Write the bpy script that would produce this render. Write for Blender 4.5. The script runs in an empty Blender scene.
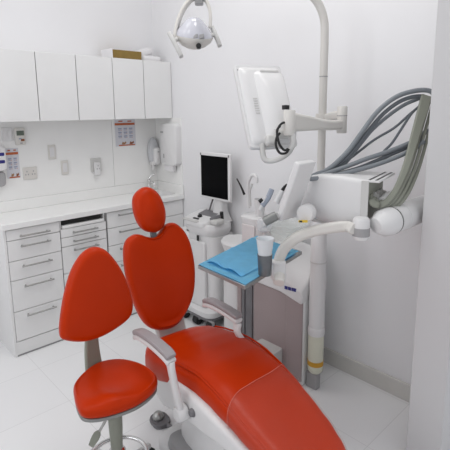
import bpy, bmesh, math, random
from mathutils import Vector as V, Matrix as M
random.seed(4)
C = bpy.context.scene.collection
PI = math.pi
sin, cos, rad = math.sin, math.cos, math.radians

# ------------------------------------------------------------------ camera
CAM = V((-2.22954, -3.25537, 1.58430)); YAW, PIT, ROL, FOC = .818372, -.178114, -.009906, 443.6
PX, PY = 225.0, 190.0
FW = V((cos(YAW)*cos(PIT), sin(YAW)*cos(PIT), sin(PIT)))
R0 = FW.cross(V((0, 0, 1))).normalized(); U0 = R0.cross(FW)
RT = cos(ROL)*R0 + sin(ROL)*U0; UP = cos(ROL)*U0 - sin(ROL)*R0
def ray(u, v): return FW + RT*((u-PX)/FOC) - UP*((v-PY)/FOC)
def at_d(u, v, d): return CAM + ray(u, v)*d
def at_x(u, v, x): r = ray(u, v); return CAM + r*((x-CAM.x)/r.x)
def at_y(u, v, y): r = ray(u, v); return CAM + r*((y-CAM.y)/r.y)
def at_z(u, v, z): r = ray(u, v); return CAM + r*((z-CAM.z)/r.z)
cd = bpy.data.cameras.new('camera'); co = bpy.data.objects.new('camera', cd); C.objects.link(co)
m = M((RT, UP, -FW)).transposed().to_4x4(); m.translation = CAM; co.matrix_world = m
cd.sensor_fit = 'HORIZONTAL'; cd.sensor_width = 36; cd.lens = 36*FOC/450
cd.shift_x = 0; cd.shift_y = -(225-PY)/450; cd.clip_start = .02
bpy.context.scene.camera = co

# ------------------------------------------------------------------ materials
def mat(name, col, rough=.5, metal=0, var=.03, scale=8, coat=0, bump=0, bscale=300, trans=0, alpha=1, spec=.5, ior=1.45):
    mt = bpy.data.materials.new(name); mt.use_nodes = True; nt = mt.node_tree; N = nt.nodes; L = nt.links
    b = N['Principled BSDF']
    tc = N.new('ShaderNodeTexCoord'); no = N.new('ShaderNodeTexNoise'); no.inputs['Scale'].default_value = scale
    no.inputs['Detail'].default_value = 3
    L.new(tc.outputs['Object'], no.inputs['Vector'])
    rp = N.new('ShaderNodeValToRGB'); e = rp.color_ramp.elements
    e[0].position = .3; e[1].position = .7
    e[0].color = (*[c*(1-var) for c in col], 1); e[1].color = (*[min(1, c*(1+var)) for c in col], 1)
    L.new(no.outputs['Fac'], rp.inputs['Fac']); L.new(rp.outputs['Color'], b.inputs['Base Color'])
    b.inputs['Roughness'].default_value = rough; b.inputs['Metallic'].default_value = metal
    b.inputs['Coat Weight'].default_value = coat; b.inputs['Coat Roughness'].default_value = .08
    b.inputs['Transmission Weight'].default_value = trans; b.inputs['Alpha'].default_value = alpha
    b.inputs['Specular IOR Level'].default_value = spec; b.inputs['IOR'].default_value = ior
    if bump:
        n2 = N.new('ShaderNodeTexNoise'); n2.inputs['Scale'].default_value = bscale
        L.new(tc.outputs['Object'], n2.inputs['Vector'])
        bp = N.new('ShaderNodeBump'); bp.inputs['Strength'].default_value = bump; bp.inputs['Distance'].default_value = .002
        L.new(n2.outputs['Fac'], bp.inputs['Height']); L.new(bp.outputs['Normal'], b.inputs['Normal'])
    return mt
WALL = mat('painted_wall', (.82, .817, .829), .6, var=.012, scale=2, bump=.08, bscale=180)
SPLASH = mat('splash_glass', (.88, .88, .865), .18, var=.01)
CEIL = mat('ceiling_paint', (.85, .85, .85), .8)
SKIRT = mat('skirting_tile', (.64, .63, .60), .3)
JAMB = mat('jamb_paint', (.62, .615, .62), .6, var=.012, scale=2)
GLOSS = mat('gloss_cabinet', (.80, .80, .795), .12, var=.01, coat=.4)
LAMI = mat('white_laminate', (.83, .83, .825), .35, var=.012)
TOP = mat('solid_worktop', (.87, .87, .86), .3, var=.015, scale=60)
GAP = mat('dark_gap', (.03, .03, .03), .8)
GREYG = mat('grey_edge', (.28, .28, .28), .5)
STEEL = mat('brushed_steel', (.42, .42, .41), .32, 1, var=.06, scale=40)
CHROME = mat('chrome', (.75, .75, .75), .08, 1)
RED = mat('red_vinyl', (.50, .030, .0010), .33, var=.05, scale=5, bump=.05, bscale=260, spec=.15)
WPL = mat('white_plastic', (.74, .735, .735), .32, var=.012)
WCR = mat('cream_plastic', (.69, .67, .635), .38, var=.015)
PINK = mat('pinkish_grey_panel', (.37, .30, .30), .34, var=.02)
STRIPE = mat('dark_grey_panel', (.17, .165, .175), .4)
GRN = mat('olive_grey_plastic', (.26, .27, .225), .45, var=.03)
GREY = mat('grey_plastic', (.36, .355, .36), .45)
DGREY = mat('mid_grey_metal', (.26, .265, .26), .35, .6)
DSTEEL = mat('dark_steel', (.17, .18, .19), .38, .7, var=.06, scale=40)
ARMG = mat('armrest_grey', (.34, .31, .32), .42)
LGREY = mat('light_grey_plastic', (.60, .595, .58), .4)
HOSE = mat('grey_hose', (.215, .235, .255), .38, var=.05)
HOSED = mat('dark_grey_hose', (.145, .16, .178), .38, var=.05)
BLACK = mat('black_plastic', (.012, .012, .013), .4)
SCREEN = mat('black_screen', (.0015, .0015, .002), .25, spec=.06)
RUBBER = mat('black_rubber', (.02, .02, .021), .7)
BIB = mat('blue_bib_paper', (.27, .70, .97), .75, var=.04, scale=25, bump=.35, bscale=220)
CARD = mat('brown_cardboard', (.25, .165, .045), .8, var=.08, scale=30)
PAPER = mat('white_paper', (.80, .79, .80), .8)
POST = mat('poster_paper', (.66, .66, .70), .6)
ORNG = mat('orange_print', (.50, .13, .05), .6)
BRN = mat('brown_print', (.27, .10, .045), .6)
BLU = mat('bluegrey_print', (.36, .39, .50), .6)
NAVY = mat('navy_print', (.03, .03, .20), .5)
LCD = mat('lcd_grey', (.13, .16, .13), .3)
YEL = mat('yellow_sticker', (.75, .52, .05), .5)
BAND = mat('orange_band', (.62, .33, .03), .5)
CREAM = mat('ivory_sleeve', (.70, .70, .58), .4)
CLR = mat('clear_film', (.60, .22, .18), .20, alpha=.12, spec=.6, bump=.15, bscale=9)
CLR2 = mat('film_edge', (.60, .20, .16), .2)
CUPM = mat('translucent_cup', (.80, .82, .84), .3, alpha=.75)
GLASSM = mat('glass_bowl', (.80, .85, .82), .08, alpha=.28, spec=.8)
DOME = mat('smoked_white_dome', (.60, .605, .66), .10, coat=.5)
WRAP = mat('plastic_wrap', (.82, .83, .85), .2, alpha=.4, spec=.8)
BLUEGREY = mat('bluegrey_plastic', (.38, .42, .50), .4)
GREENST = mat('green_sticker', (.05, .22, .14), .5)

def tile_floor():
    mt = bpy.data.materials.new('white_floor_tile'); mt.use_nodes = True; nt = mt.node_tree; N = nt.nodes; L = nt.links
    b = N['Principled BSDF']; tc = N.new('ShaderNodeTexCoord')
    br = N.new('ShaderNodeTexBrick'); br.offset = 0; br.squash = 1
    for k, v in (('Scale', 1), ('Mortar Size', .0018), ('Mortar Smooth', .3), ('Brick Width', .44), ('Row Height', .44), ('Bias', 0)): br.inputs[k].default_value = v
    br.inputs['Color1'].default_value = (.87, .872, .878, 1); br.inputs['Color2'].default_value = (.88, .882, .886, 1)
    br.inputs['Mortar'].default_value = (.73, .73, .735, 1)
    mp = N.new('ShaderNodeMapping'); mp.inputs['Location'].default_value = (.19, .10, 0)
    L.new(tc.outputs['Object'], mp.inputs['Vector']); L.new(mp.outputs['Vector'], br.inputs['Vector'])
    L.new(br.outputs['Color'], b.inputs['Base Color']); b.inputs['Roughness'].default_value = .16
    return mt
FLOOR = tile_floor()

# ------------------------------------------------------------------ mesh helpers
def frame(o, x, y, z):
    m = M((V(x).normalized(), V(y).normalized(), V(z).normalized())).transposed().to_4x4(); m.translation = V(o); return m
def box(bm, x0, x1, y0, y1, z0, z1, mtx=None):
    vs = [bm.verts.new(V((x, y, z)) if mtx is None else mtx @ V((x, y, z))) for x in (x0, x1) for y in (y0, y1) for z in (z0, z1)]
    for f in ((0, 1, 3, 2), (4, 6, 7, 5), (0, 4, 5, 1), (2, 3, 7, 6), (0, 2, 6, 4), (1, 5, 7, 3)): bm.faces.new([vs[i] for i in f])
    return bm
def B(*a, **k): return box(bmesh.new(), *a, **k)
def loft(bm, rings, closed=True, caps=True):
    rs = [[bm.verts.new(V(p)) for p in r] for r in rings]; n = len(rs[0])
    for a, b in zip(rs, rs[1:]):
        for i in range(n if closed else n-1):
            j = (i+1) % n; bm.faces.new((a[i], a[j], b[j], b[i]))
    if caps and closed:
        bm.faces.new(list(reversed(rs[0]))); bm.faces.new(rs[-1])
    return bm
def smooth_path(pts, n=8):
    pts = [V(p) for p in pts]; out = []
    P = [pts[0]*2-pts[1]] + pts + [pts[-1]*2-pts[-2]]
    for i in range(1, len(P)-2):
        for k in range(n):
            t = k/n; a, b, c, d = P[i-1], P[i], P[i+1], P[i+2]
            out.append(.5*((2*b)+(c-a)*t+(2*a-5*b+4*c-d)*t*t+(3*b-a-3*c+d)*t**3))
    out.append(pts[-1]); return out
def smooth_closed(pts, n=5):
    pts = [V(p) for p in pts]; out = []; k = len(pts)
    for i in range(k):
        a, b, c, d = pts[i-1], pts[i], pts[(i+1) % k], pts[(i+2) % k]
        for j in range(n):
            t = j/n; out.append(.5*((2*b)+(c-a)*t+(2*a-5*b+4*c-d)*t*t+(3*b-a-3*c+d)*t**3))
    return out
def tube(bm, pts, r, n=12, sm=0):
    if sm: pts = smooth_path(pts, sm)
    pts = [V(p) for p in pts]; k = len(pts)
    rr = r if isinstance(r, (list, tuple)) else [r]
    def rad_at(i):
        t = i/(k-1)*(len(rr)-1); a = int(t); return rr[-1] if a >= len(rr)-1 else rr[a]*(1-t+a)+rr[a+1]*(t-a)
    d0 = (pts[1]-pts[0]).normalized(); nrm = d0.orthogonal().normalized(); rings = []
    for i, p in enumerate(pts):
        d = ((pts[min(i+1, k-1)]-pts[max(i-1, 0)])).normalized()
        nrm = (nrm - d*nrm.dot(d)).normalized(); bn = d.cross(nrm)
        rings.append([p+(nrm*cos(2*PI*j/n)+bn*sin(2*PI*j/n))*rad_at(i) for j in range(n)])
    return loft(bm, rings)
def T(*a, **k): return tube(bmesh.new(), *a, **k)
def band(bm, pts, side, w, t, sm=0, ws=None):
    """flat strip of width w along 'side' and thickness t swept along pts"""
    if sm: pts = smooth_path(pts, sm)
    pts = [V(p) for p in pts]; k = len(pts); rings = []; side = V(side).normalized()
    for i, p in enumerate(pts):
        d = (pts[min(i+1, k-1)]-pts[max(i-1, 0)]).normalized()
        s = (side - d*side.dot(d)).normalized(); nn = d.cross(s); f = 1
        if ws: q = i/(k-1)*(len(ws)-1); a = min(int(q), len(ws)-2); f = ws[a]+(ws[a+1]-ws[a])*(q-a)
        W = w*f/2; c = min(W, t/2)*.5
        rings.append([p+s*a+nn*b for a, b in ((-W+c, -t/2), (W-c, -t/2), (W, -t/2+c), (W, t/2-c), (W-c, t/2), (-W+c, t/2), (-W, t/2-c), (-W, -t/2+c))])
    return loft(bm, rings)
def lathe(bm, prof, mtx=None, n=28, sx=1, sy=1):
    rings = []
    for r, z in prof:
        r = max(r, .0004)
        q = [V((r*sx*cos(2*PI*i/n), r*sy*sin(2*PI*i/n), z)) for i in range(n)]
        rings.append([mtx @ p for p in q] if mtx else q)
    return loft(bm, rings)
def pillow(bm, outline, thick, mtx, edge=.02, dome=.01, back=True, rise=None):
    """padded cushion: 2D outline, rounded rim, domed front on +Z of mtx; rise(x,y) shapes the top"""
    o = smooth_closed([(x, y, 0) for x, y in outline], 5)
    c = sum(o, V())/len(o); R = sum((p-c).length for p in o)/len(o); rings = []
    def ring(k, h, top): return [mtx @ V((c.x+(p.x-c.x)*k, c.y+(p.y-c.y)*k, h+(rise(c.x+(p.x-c.x)*k, c.y+(p.y-c.y)*k) if (rise and top) else 0))) for p in o]
    e = edge/R
    rings.append(ring(.02, -thick/2, 0))
    rings.append(ring(.6, -thick/2, 0))
    for a in range(0, 91, 30): rings.append(ring(1-e*.6*(1-sin(rad(a))), -thick/2+edge*.6*(1-cos(rad(a))), 0))
    for a in range(0, 91, 18): rings.append(ring(1-e*(1-cos(rad(a))), thick/2-edge*(1-sin(rad(a))), a > 60))
    for k in (.93, .84, .72, .58, .43, .28, .14, .02):
        kk = k*(1-e); rings.append(ring(kk, thick/2+dome*(1-k*k), 1))
    return loft(bm, rings)
def prism(bm, poly, mtx, h0, h1):
    return loft(bm, [[mtx @ V((x, y, h)) for x, y in poly] for h in (h0, h1)])
def rrect(w, h, r, n=5, cx=0, cy=0):
    out = []
    for sx, sy, a0 in ((1, 1, 0), (-1, 1, 90), (-1, -1, 180), (1, -1, 270)):
        for k in range(n+1):
            a = rad(a0+90*k/n); out.append((cx+sx*(w/2-r)+r*cos(a), cy+sy*(h/2-r)+r*sin(a)))
    return out

# ------------------------------------------------------------------ object helpers
def obj(name, bm, m, parent=None, bevel=0, smooth=True, seg=2, label=None, loc=None):
    bmesh.ops.recalc_face_normals(bm, faces=bm.faces[:])
    if parent is not None: base = parent['_w']; base = V(base)
    else:
        if loc is None:
            xs = [v.co for v in bm.verts]
            loc = V((sum(v.x for v in xs)/len(xs), sum(v.y for v in xs)/len(xs), min(v.z for v in xs)))
        base = V(loc)
    bm.transform(M.Translation(-base))
    me = bpy.data.meshes.new(name); bm.to_mesh(me); bm.free(); me.materials.append(m)
    o = bpy.data.objects.new(name, me); C.objects.link(o)
    if parent is not None: o.parent = parent
    else: o.location = base
    o['_w'] = tuple(base)
    if smooth:
        me.polygons.foreach_set('use_smooth', [True]*len(me.polygons))
        me.set_sharp_from_angle(angle=rad(42))
    if bevel:
        md = o.modifiers.new('bevel', 'BEVEL'); md.width = bevel; md.segments = seg; md.limit_method = 'ANGLE'; md.angle_limit = rad(40)
        md.harden_normals = False
    if label: o['label'] = label
    return o
def tag(o, label, cat, group=None):
    o['label'] = label; o['category'] = cat
    if group: o['group'] = group
    return o
def thing(name, label, cat, loc, group=None):
    o = bpy.data.objects.new(name, None); C.objects.link(o); o.location = V(loc); o['_w'] = tuple(V(loc)); o.empty_display_size = .1
    return tag(o, label, cat, group)
def struct(name, bm, m, parent=None, bevel=0):
    o = obj(name, bm, m, parent, bevel)
    if parent is None: o['kind'] = 'structure'
    return o

# ================================================================== THE ROOM
XL, YN, ZC = -3.3, -2.505, 3.4
struct('floor', B(XL, .1, -4.6, .1, -.1, 0), FLOOR)
struct('wall_left', B(XL, .1, 0, .1, 0, ZC), WALL)            # cabinet wall
struct('wall_right', B(0, .1, -2.655, 0, 0, ZC), WALL)          # wall behind the equipment
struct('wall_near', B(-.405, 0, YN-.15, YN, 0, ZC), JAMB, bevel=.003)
bm = B(XL-.1, XL, -2.655, -2.4, 0, ZC); box(bm, XL-.1, XL, -.35, .1, 0, ZC); box(bm, XL-.1, XL, -2.4, -.35, 0, 1.1); box(bm, XL-.1, XL, -2.4, -.35, 3.1, ZC)
struct('wall_side', bm, WALL)
bm = B(XL-.07, XL-.03, -2.4, -2.35, 1.1, 3.1); box(bm, XL-.07, XL-.03, -.40, -.35, 1.1, 3.1); box(bm, XL-.07, XL-.03, -2.35, -.40, 1.1, 1.15); box(bm, XL-.07, XL-.03, -2.35, -.40, 3.05, 3.1); box(bm, XL-.07, XL-.03, -1.395, -1.355, 1.15, 3.05)
struct('window_1', bm, WPL)
struct('ceiling', B(XL-.1, .1, -2.655, .1, ZC, ZC+.1), CEIL)
struct('baseboard_right', B(-.014, 0, YN, -.36, 0, .102), SKIRT, bevel=.003)
# glossy splash panels between worktop and wall cabinets
struct('trim_1', B(-1.43, -.4315, -.006, 0, .978, 1.526), SPLASH)
struct('trim_2', B(-.4285, 0, -.006, 0, .978, 1.526), SPLASH)
struct('trim_3', B(-.006, 0, -.366, -.0065, .978, 1.526), SPLASH)

# ================================================================== BASE CABINETS
YF = -.366
def handle(parent, x0, x1, z, y=YF):
    bm = bmesh.new(); tube(bm, [(x0-.008, y-.024, z), (x1+.008, y-.024, z)], .0055, 10)
    for x in (x0+.006, x1-.006): tube(bm, [(x, y+.001, z), (x, y-.024, z)], .0055, 10)
    return obj('handle', bm, STEEL, parent, label='grey metal bar handle')
def base_unit(label, x0, x1, zs, hz, hx, open_slot=False, end=False, sink=False):
    t = thing('base_cabinet', label, 'cabinet', ((x0+x1)/2, -.18, 0), 'white drawer units under the worktop')
    bm = bmesh.new(); yb = -.349
    ztop = .859
    if open_slot:
        box(bm, x0+.001, x1-.001, yb, -.008, .0, .765)
        box(bm, x0+.001, x0+.013, yb, -.008, .765, ztop); box(bm, x1-.013, x1-.001, yb, -.008, .765, ztop)
    elif sink:
        box(bm, x0+.001, x1-.001, yb, -.008, .0, .80); box(bm, x0+.001, x0+.016, yb, -.008, .80, ztop); box(bm, x1-.016, x1-.001, yb, -.008, .80, ztop); box(bm, x0+.016, x1-.016, yb, yb+.016, .80, ztop)
    else: box(bm, x0+.001, x1-.001, yb, -.008, .0, ztop)
    obj('body', bm, LAMI, t, smooth=False)
    if open_slot:
        obj('slot_dark_back', B(x0+.0135, x1-.0135, -.06, -.03, .766, ztop), GAP, t, smooth=False)  # dark sheet at the back, slot shade put into colour
        obj('slot_dark_fill', B(x0+.015, x1-.03, -.345, -.1, .821, .8575), GAP, t, .002)  # near-black block stands in for the shade inside the open slot
        sh = obj('pull_out_shelf', B(x0+.016, x1-.016, YF-.004, -.09, .7985, .820), TOP, t, .004)
    obj('plinth', B(x0, x1, YF+.004, yb-.0005, .012, .101), LAMI, t, .001)
    obj('floor_strip', B(x0, x1, YF+.006, yb-.0005, 0, .0115), GREYG, t)
    if end: obj('end_panel', B(x0-.016, x0-.0005, YF+.002, -.008, 0, ztop), LAMI, t, .001)
    for (za, zb), h in zip(zip(zs[1:], zs), hz):
        d = obj('drawer', B(x0+.0022, x1-.0022, YF, yb-.001, za+.0022, zb-.0022), LAMI, t, .0015)
        obj('drawer_gap', B(x0, x1, yb-.0009, yb+.0005, za-.003, za+.003), GREYG, t)
        handle(d, hx[0], hx[1], h)
    for x in (x0, x1-.003): obj('side_gap', B(x, x+.003, yb-.0009, yb+.0004, .1, ztop), GREYG, t)
    return t
base_unit('white five-drawer base cabinet at the left end of the run, beside the doorway side', -1.40, -1.058, (.857, .785, .65, .52, .31, .105), (.811, .744, .61, .475, .274), (-1.318, -1.141), end=True)
base_unit('white base cabinet with open dark slot and pull-out shelf above its drawers', -1.056, -.716, (.798, .735, .67, .478, .29, .105), (.766, .703, .64, .44, .255), (-.972, -.80), open_slot=True)
base_unit('wide white drawer base cabinet under the sink in the corner', -.706, -.006, (.857, .735, .60, .466, .285, .105), (.826, .698, .567, .436, .25), (-.616, -.40), sink=True)

# worktop with a sink cut-out
wt = thing('worktop', 'long white worktop with upstand running over the drawer cabinets to the corner', 'worktop', (-.7, -.19, .86))
bm = bmesh.new()
SX0, SX1, SY0, SY1 = -.27, -.03, -.31, -.09
xs = (-1.424, SX0, SX1, -.001); ys = (-.384, SY0, SY1, -.0015); g = {}
for i, x in enumerate(xs):
    for j, y in enumerate(ys):
        for k, z in enumerate((.861, .90)): g[i, j, k] = bm.verts.new((x, y, z))
for i in range(3):
    for j in range(3):
        if (i, j) == (1, 1): continue
        bm.faces.new((g[i, j, 1], g[i+1, j, 1], g[i+1, j+1, 1], g[i, j+1, 1])); bm.faces.new((g[i, j, 0], g[i, j+1, 0], g[i+1, j+1, 0], g[i+1, j, 0]))
for i in range(3):
    for j in (0, 3): bm.faces.new((g[i, j, 0], g[i+1, j, 0], g[i+1, j, 1], g[i, j, 1]))
    for j in (0, 3): bm.faces.new((g[j, i, 0], g[j, i+1, 0], g[j, i+1, 1], g[j, i, 1]))
for a, b in (((1, 1), (2, 1)), ((2, 1), (2, 2)), ((2, 2), (1, 2)), ((1, 2), (1, 1))): bm.faces.new((g[a+(0,)], g[b+(0,)], g[b+(1,)], g[a+(1,)]))
obj('slab', bm, TOP, wt, .004)
bm = B(-1.424, -.0015, -.016, -.0015, .9005, .977); box(bm, -.016, -.0015, -.38, -.0165, .9005, .977)
obj('upstand', bm, SPLASH, wt, .002)
# sink
sk = thing('sink_basin', 'white undermounted sink basin in the corner of the worktop', 'sink', (-.15, -.2, .76))
bm = bmesh.new(); cx, cy = (SX0+SX1)/2, (SY0+SY1)/2
rings = []
for w, h, r, z in ((.238, .218, .03, .9035), (.225, .205, .03, .9035), (.218, .198, .03, .895), (.21, .19, .04, .84), (.18, .16, .05, .825), (.04, .04, .018, .822)):
    rings.append([(cx+x, cy+y, z) for x, y in rrect(w, h, r)])
rings = [[(cx+x, cy+y, .815) for x, y in rrect(.05, .05, .02)]] + [[(cx+x, cy+y, .86) for x, y in rrect(.226, .206, .03)]] + rings
obj('basin', loft(bm, rings), WPL, sk)
obj('drain', lathe(bmesh.new(), [(0, .8225), (.016, .8225), (.016, .825), (0, .825)], M.Translation((cx, cy, 0))), CHROME, sk)
# tap
tp = thing('tap', 'small chrome mixer tap standing behind the corner sink', 'tap', (-.115, -.055, .90))
px, py = -.125, -.055
obj('base', lathe(bmesh.new(), [(0, .9005), (.024, .9005), (.022, .915), (.016, .925), (.016, .985), (.019, .99), (.019, 1.005), (0, 1.01)], M.Translation((px, py, 0))), CHROME, tp)
obj('spout', T([(px, py, .965), (px-.01, py-.05, .985), (px-.015, py-.09, .98), (px-.015, py-.10, .955)], [.011, .010, .010, .009], sm=6), CHROME, tp)
obj('lever', T([(px, py, 1.008), (px+.012, py-.005, 1.03), (px+.035, py-.04, 1.055)], [.012, .009, .006], sm=5), CHROME, tp)

# ================================================================== WALL CABINETS
def wall_unit(label, x0, x1, mid):
    t = thing('wall_cabinet', label, 'cabinet', ((x0+x1)/2, -.12, 1.527), 'white gloss wall cabinets')
    obj('body', B(x0+.001, x1-.001, -.231, -.001, 1.5275, 1.968), LAMI, t, smooth=False)
    obj('gap', B(mid-.004, mid+.004, -.2316, -.2305, 1.53, 1.966), GREYG, t)
    obj('edge_gap', B(x1-.004, x1-.0005, -.2316, -.2305, 1.53, 1.966), GREYG, t)
    for a, b in ((x0, mid), (mid, x1)):
        obj('door', B(a+.0026, b-.0026, -.249, -.232, 1.524, 1.97), GLOSS, t, .0015)
wall_unit('white gloss two-door wall cabinet cut off by the left edge of the photo', -1.645, -1.086, -1.366)
wall_unit('white gloss two-door wall cabinet in the middle of the row', -1.086, -.532, -.812)
wall_unit('white gloss two-door wall cabinet nearest the corner and towel dispenser', -.532, -.002, -.266)
# things on the cabinets
cb = thing('cardboard_box', 'flat brown cardboard box lying on top of the wall cabinets', 'box', (-.39, -.15, 1.97))
obj('box_body', B(-.505, -.255, -.215, -.06, 1.9705, 2.034), CARD, cb, .002)
obj('white_flap', B(-.513, -.5055, -.220, -.06, 1.9705, 2.042), PAPER, cb, .002)
cl = bmesh.new()
loft(cl, [[(-.15+x*k, -.13+y*k, z) for x, y in rrect(.2, .15, .04)] for k, z in ((.9, 1.971), (1, 1.985), (1, 2.0), (.93, 2.012))])
tag(obj('folded_cloth', cl, PAPER), 'white folded cloth lying under another on the cabinet top near the corner', 'cloth', 'cloths on the cabinet')
cl = bmesh.new()
loft(cl, [[(-.185+x*k, -.12+y*k+.01*sin(x*30), z+.012*sin(x*20)) for x, y in rrect(.15, .13, .04)] for k, z in ((.9, 2.019), (1, 2.03), (1, 2.055), (.9, 2.066), (.5, 2.07))])
tag(obj('folded_cloth', cl, PAPER), 'crumpled white cloth bundle on top of the pile on the corner cabinet', 'cloth', 'cloths on the cabinet')

# ================================================================== THINGS ON WALL A
YW = -.0062
def plate(bm, x0, x1, z0, z1, y=YW, t=.009): return box(bm, x0, x1, y-t, y-.0003, z0, z1)
sw = thing('light_switch', 'white double light switch on the splash panel, left of the thermostat', 'switch', (-1.22, YW, 1.39))
obj('switch_plate', plate(bmesh.new(), -1.262, -1.194, 1.389, 1.484), WPL, sw, .002)
for x in (-1.244, -1.212): obj('rocker', plate(bmesh.new(), x-.012, x+.012, 1.41, 1.46, YW-.0092, .003), WPL, sw, .001)
th = thing('thermostat', 'white wall thermostat with a grey display and brown print below the left wall cabinet', 'thermostat', (-1.14, YW, 1.36))
obj('case', plate(bmesh.new(), -1.180, -1.112, 1.36, 1.478, t=.02), WCR, th, .005)
obj('display', plate(bmesh.new(), -1.170, -1.121, 1.425, 1.458, YW-.0202, .001), LCD, th)
for z, x0, x1, mm in ((1.403, -1.158, -1.14, BLU), (1.397, -1.145, -1.121, BRN), (1.389, -1.145, -1.121, BRN), (1.372, -1.152, -1.135, GREY)):
    obj('print_mark', plate(bmesh.new(), x0, x1, z-.004, z+.004, YW-.0202, .001), mm, th)
def poster(label, x0, x1, z0, z1, rows, cols):
    t = thing('poster', label, 'poster', ((x0+x1)/2, YW, z0), 'instruction posters')
    w, h = x1-x0, z1-z0
    obj('sheet', plate(bmesh.new(), x0, x1, z0, z1, t=.0012), POST, t)
    y = YW-.0014
    for a in (.18, .62): obj('title_print', plate(bmesh.new(), x0+w*a, x0+w*(a+.2), z1-h*.09, z1-h*.05, y, .0008), ORNG, t)
    obj('header_strip', plate(bmesh.new(), x0, x1-w*.03, z1-h*.215, z1-h*.135, y, .0008), ORNG, t)
    for r in range(rows):
        for c in range(cols):
            cx = x0+w*(.1+.8*(c+.5)/cols); cz = z1-h*(.29+.42*(r+.5)/rows); dw, dh = w*.26/cols, h*.13/rows
            bm = plate(bmesh.new(), cx-dw, cx+dw, cz-dh*.2, cz+dh, y, .0006); plate(bm, cx-dw*.9, cx+dw*.3, cz-dh*1.2, cz-dh*.6, y, .0006)
            obj('pictogram', bm, BLU, t)
            obj('red_mark', plate(bmesh.new(), cx+dw*.5, cx+dw*.9, cz-dh*1.2, cz-dh*.7, y, .0006), ORNG, t)
    for k, a in enumerate((.3, .68)):
        bm = bmesh.new(); mt = frame((x0+w*(a+.1), y, z0+h*.12), (1, 0, 0), (0, 0, 1), (0, -1, 0))
        prism(bm, [(-w*.11, -h*.05), (w*.02, -h*.06), (w*.12, -h*.01), (w*.10, h*.06), (w*.02, h*.01), (-w*.06, h*.05)], mt, .0002, .001)
        obj('hand_picture', bm, BRN if k else mat('tan_print', (.35, .2, .1), .6), t)
    obj('footer_strip', plate(bmesh.new(), x0+w*.15, x1-w*.05, z0+h*.012, z0+h*.055, y, .0008), ORNG, t)
poster('orange and white instruction poster below the thermostat, above the double socket', -1.250, -1.163, 1.13, 1.34, 3, 2)
poster('orange and white instruction poster below the corner wall cabinet, left of the soap dispenser', -.402, -.212, 1.30, 1.518, 3, 3)
so = thing('wall_socket', 'white double power socket beside the left poster', 'socket', (-1.1, YW, 1.11), 'sockets and plates on the splash')
obj('socket_plate', plate(bmesh.new(), -1.145, -1.05, 1.112, 1.198), WCR, so, .002)
for x in (-1.12, -1.075):
    bm = bmesh.new()
    for dx, dz in ((0, .014), (-.009, -.008), (.009, -.008)): plate(bm, x+dx-.0032, x+dx+.0032, 1.155+dz-.005, 1.155+dz+.005, YW-.0092, .0006)
    obj('pin_holes', bm, GREY, so)
for lab, x0, z0 in (('blank square wall plate, higher left of the two between the sockets', -.957, 1.242), ('blank square wall plate, lower right of the two between the sockets', -.868, 1.119)):
    t = thing('wall_plate', 'white '+lab, 'wall plate', (x0+.026, YW, z0), 'sockets and plates on the splash')
    obj('plate', plate(bmesh.new(), x0, x0+.054, z0, z0+.104), WCR, t, .002)
    obj('insert', plate(bmesh.new(), x0+.01, x0+.044, z0+.018, z0+.086, YW-.0092, .002), WPL, t, .001)
so = thing('wall_socket', 'white single socket with a plug in it, midway along the splash panel', 'socket', (-.585, YW, 1.11), 'sockets and plates on the splash')
obj('socket_plate', plate(bmesh.new(), -.632, -.545, 1.115, 1.222), LGREY, so, .002)
obj('adaptor', plate(bmesh.new(), -.612, -.565, 1.09, 1.19, YW-.0092, .03), WPL, so, .006)
bm = bmesh.new()
for dx, dz in ((0, .02), (-.009, -.004), (.009, -.004)): plate(bm, -.588+dx-.003, -.588+dx+.003, 1.145+dz-.006, 1.145+dz+.006, YW-.0394, .0006)
obj('pin_holes', bm, GREY, so)
# items cut by the left edge of the photo
sn = thing('sanitizer_dispenser', 'white and grey wall dispenser with blue print at the left edge of the photo', 'dispenser', (-1.31, YW, 1.09))
mt = frame((-1.318, YW, 1.28), (1, 0, 0), (0, 0, 1), (0, -1, 0))
obj('case', loft(bmesh.new(), [[mt @ V((x*k, y*k, z)) for x, y in rrect(.11, .175, .03, 4)] for k, z in ((1, .0002), (1, .05), (.93, .065))]), WPL, sn)
for z in (.028, -.022): obj('blue_print', loft(bmesh.new(), [[mt @ V((x, y+z, h)) for x, y in rrect(.085, .022, .006, 3)] for h in (.0652, .0658)]), NAVY, sn)
obj('drip_cup', loft(bmesh.new(), [[mt @ V((x*k, y*k-.142, z)) for x, y in rrect(.09, .10, .025, 4)] for k, z in ((1, .0002), (1, .04), (.9, .05))]), GREY, sn)

# soap dispenser on the corner
sd = thing('soap_dispenser', 'pale grey oval soap dispenser on the splash panel above the tap', 'soap dispenser', (-.045, YW, 1.12))
mt = frame((-.056, YW-.001, 1.235), (1, 0, 0), (0, 0, 1), (0, -1, 0))
obj('back_shell', pillow(bmesh.new(), [(.052*cos(a), .125*sin(a)) for a in [2*PI*k/14 for k in range(14)]], .05, mt @ M.Translation((0, 0, .026)), .03, .012), mat('soap_shell', (.55, .56, .58), .25), sd)
mt2 = frame((-.048, -.070, 1.20), (1, 0, 0), (0, 0, 1), (0, -1, 0))
obj('front_cover', pillow(bmesh.new(), rrect(.062, .15, .025, 3), .05, mt2, .02, .006), WPL, sd)
obj('dark_window', B(-.030, -.021, -.1025, -.099, 1.15, 1.20), GREY, sd)
obj('brand_mark', B(-.058, -.042, -.1025, -.099, 1.235, 1.243), GREY, sd)
obj('push_lever', B(-.105, -.060, -.085, -.045, 1.125, 1.155), WPL, sd, .006)
obj('nozzle', lathe(bmesh.new(), [(0, 1.085), (.008, 1.085), (.01, 1.126), (0, 1.126)], M.Translation((-.085, -.065, 0))), WPL, sd)
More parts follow.
